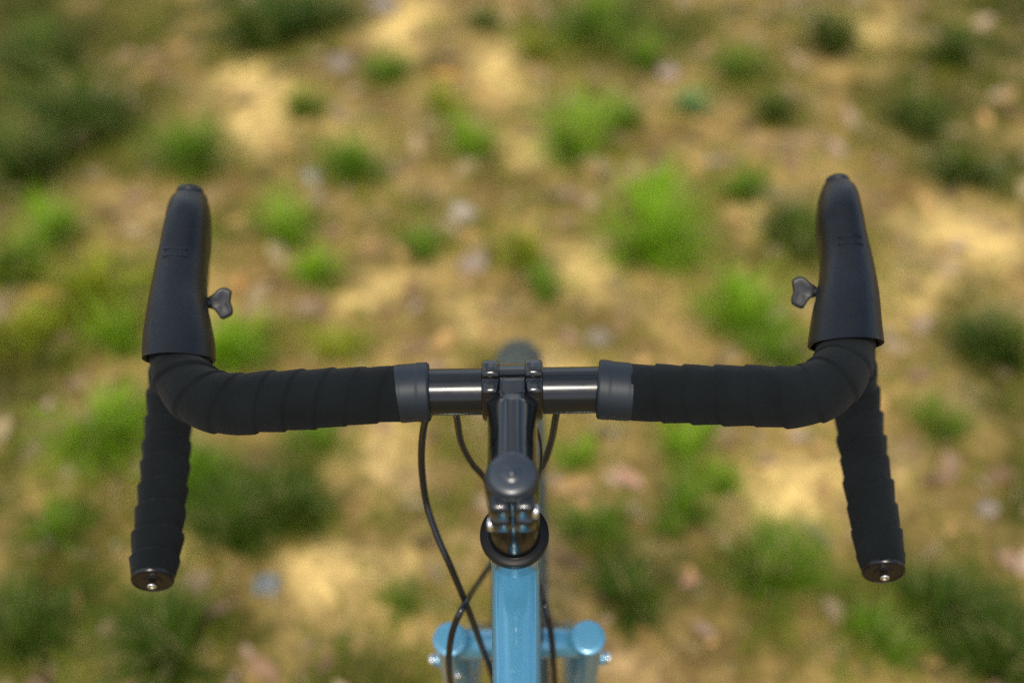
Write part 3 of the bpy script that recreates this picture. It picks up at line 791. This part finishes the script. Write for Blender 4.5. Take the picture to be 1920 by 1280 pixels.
# ---- fork
fork = bpy.data.objects.new('fork', None); COL.objects.link(fork); fork.parent = bike
link('crown_race', *lathe(CROWN, U, [(.0195, .006), (.0205, .008), (.0205, .014), (.0185, .015)], 40), M['ring'], fork)
fwd = Vector((0, math.sin(PHI), math.cos(PHI)))
link('steerer', *lathe(CROWN - U*.018, U, [(.0170, 0), (.0185, .002), (.0185, .024)], 40), M['paint'], fork, angle=R(40))
hw_l = (CROWN - at_y(845, 1196, CROWN.y)).x; hw_r = (at_y(1103, 1195, CROWN.y) - CROWN).x
BW = (abs(hw_l) + abs(hw_r)) / 2; print('fork half width', hw_l, hw_r)
cc = CROWN - U*.013
hw_l = hw_r = BW
link('crown_tube', *sweep([cc - X*BW, cc, cc + X*BW], lambda i, f_, s, th: .0128, 32), M['paint'], fork)
for s_ in (-1, 1):
    xo = (abs(hw_l) if s_ < 0 else abs(hw_r)) * s_
    top = Vector((xo, CROWN.y, CROWN.z)); tip = AXLE + Vector((s_*.056, -.01, .02))
    d = (tip - top); knee = top - U*.20 + X*(-s_*.002)
    bp_, _ = resample(catmull([top, top - U*.10, knee, top.lerp(tip, .78) + fwd*-.008, tip], 12), .012)
    bl = link('fork_blade', *sweep(bp_, lambda i, f_, s, th: interp(s, [0, .18, .45], [.0143, .0140, .0090]), 36, up=(0,1,0)), M['paint'], fork, angle=R(40))
    link('blade_cap', *lathe(top - U*.0005, U, [(.0143, 0), (.0147, .0006), (.0147, .0024), (.0143, .0029), (.010, .0030), (0.0, .0030)], 48, cap=False), M['paint'], bl)
    # brake boss with a silver bolt on the outer side
    bs = top - U*.062
    link('brake_boss', *lathe(bs + X*s_*.010, X*s_, [(.0062, 0), (.0062, .0072)], 24), M['paint'], bl, angle=R(40))
    link('boss_bolt', *lathe(bs + X*s_*.0172, X*s_, [(.0050, 0), (.0052, .0040), (.0042, .0058), (.0015, .0060)], 24), M['steel'], bl)
    if s_ < 0: link('eyelet_bolt', *lathe(top - U*.062 + X*.0035 - fwd*.0125, -fwd, [(.0036, 0), (.0036, .003), (.0028, .004), (.001, .0042)], 20), M['steel'], bl)

# ---- front wheel
wheel = bpy.data.objects.new('front_wheel', None); COL.objects.link(wheel); wheel.parent = bike
def torus(R0, prof, n=160):
    V = []; F = []; m_ = len(prof)
    for i in range(n):
        t = 2*math.pi*i/n
        for x_, r_ in prof: V.append(AXLE + Vector((x_, (R0+r_)*math.cos(t), (R0+r_)*math.sin(t))))
    for i in range(n):
        for k in range(m_): F.append((i*m_+k, i*m_+(k+1) % m_, ((i+1) % n)*m_+(k+1) % m_, ((i+1) % n)*m_+k))
    return V, F
TR = .0268
tyre = link('tyre', *torus(WR-TR-.003, [(TR*1.03*math.cos(a_), TR*math.sin(a_)) for a_ in np.linspace(-math.pi*.18, math.pi*1.18, 24)]), M['rubber'], wheel)
kv = []
for i in range(110):
    t = 2*math.pi*i/110
    for q, al in enumerate((-1.05, -.55, -.18, .18, .55, 1.05)):
        tt_ = t + (.028 if q % 2 else 0); er = Vector((0, math.cos(tt_), math.sin(tt_))); et = Vector((0, -math.sin(tt_), math.cos(tt_)))
        nn = X*math.sin(al) + er*math.cos(al); ss = X*math.cos(al) - er*math.sin(al)
        c = AXLE + er*(WR-TR-.003) + nn*(TR+.0010)
        o_ = [c + ss*a_*.0038 + et*b_*.0058 + nn*h_*.0018 for h_ in (-1, 1) for a_, b_ in ((-1,-1),(1,-1),(1,1),(-1,1))]
        kv.append((o_, [(0,1,2,3),(4,5,6,7),(0,1,5,4),(1,2,6,5),(2,3,7,6),(3,0,4,7)]))
tr = link('tread_knobs', *merge(*kv), M['rubber'], tyre, smooth=False); tr['kind'] = 'stuff'
link('rim', *torus(.300, [(-.0115, .006), (-.0125, .016), (-.0105, .016), (-.009, .004), (.009, .004), (.0105, .016), (.0125, .016), (.0115, .006), (.006, -.012), (-.006, -.012)], 120), M['rim'], wheel, angle=R(40))
link('hub', *lathe(AXLE - X*.050, X, [(.006, 0), (.008, .006), (.022, .016), (.022, .019), (.012, .025), (.011, .05), (.012, .075), (.022, .081), (.022, .084), (.008, .094), (.006, .1)], 32), M['rim'], wheel)
spk = None
for i in range(32):
    s_ = 1 if i % 2 else -1
    if i < 2:
        a_ = 0; cr = .35*(1 if s_ > 0 else -1)
        p0 = AXLE + Vector((s_*.033, .021*math.cos(cr), .021*math.sin(cr))); p1 = AXLE + Vector((0, .288, 0))
        me_o = link('spoke', *sweep([p0 - AXLE + ORG, p1 - AXLE + ORG], lambda i, f_, s, th: .0009, 6), M['steel'], wheel)
        (spk := spk or []).append(me_o); o = me_o
    else:
        o = spk[i % 2].copy(); COL.objects.link(o); o.parent = wheel
    o.location = AXLE - ORG; o.rotation_euler = (2*math.pi*i/32, 0, 0)

# ---- cables
def cable(pts, r=.0026, name='cable_housing'):
    P_ = [at_y(px, py, y_) for px, py, y_ in pts]
    pp, _ = resample(catmull(P_, 14), .003)
    return link(name, *sweep(pp, lambda i, f_, s, th: r, 16), M['cable'], bike)
# from under the left finishing tape, sweeping down past the headset
cable([(806,775,.002),(797,790,.006),(791,830,.012),(791,880,.012),(800,945,.004),(820,1005,-.010),(845,1062,-.022),(877,1140,-.030),(903,1210,-.030),(922,1262,-.030),(934,1310,-.035)])
# from under the left bare bar, passing in front of the head tube to its right side
cable([(853,765,.010),(857,785,.016),(866,832,.026),(886,870,.032),(908,895,.034),(945,950,.036),(985,1030,.034),(1012,1100,.010),(1024,1140,-.008),(1035,1200,-.018),(1041,1290,-.022)], .0025)
# from under the right bare bar, crossing in front of the head tube to the left side
cable([(1046,765,.010),(1042,782,.014),(1034,825,.024),(1020,868,.032),(1000,905,.046),(965,985,.062),(925,1050,.050),(903,1082,.022),(872,1130,-.034),(851,1175,-.046),(843,1215,-.050),(842,1255,-.050),(848,1310,-.044)], .0026)
# thin one close to the stem's right flank
cable([(1003,790,-.002),(1012,822,-.004),(1015,850,-.008),(1013,880,-.010),(1006,925,-.004)], .0010, 'shift_cable')
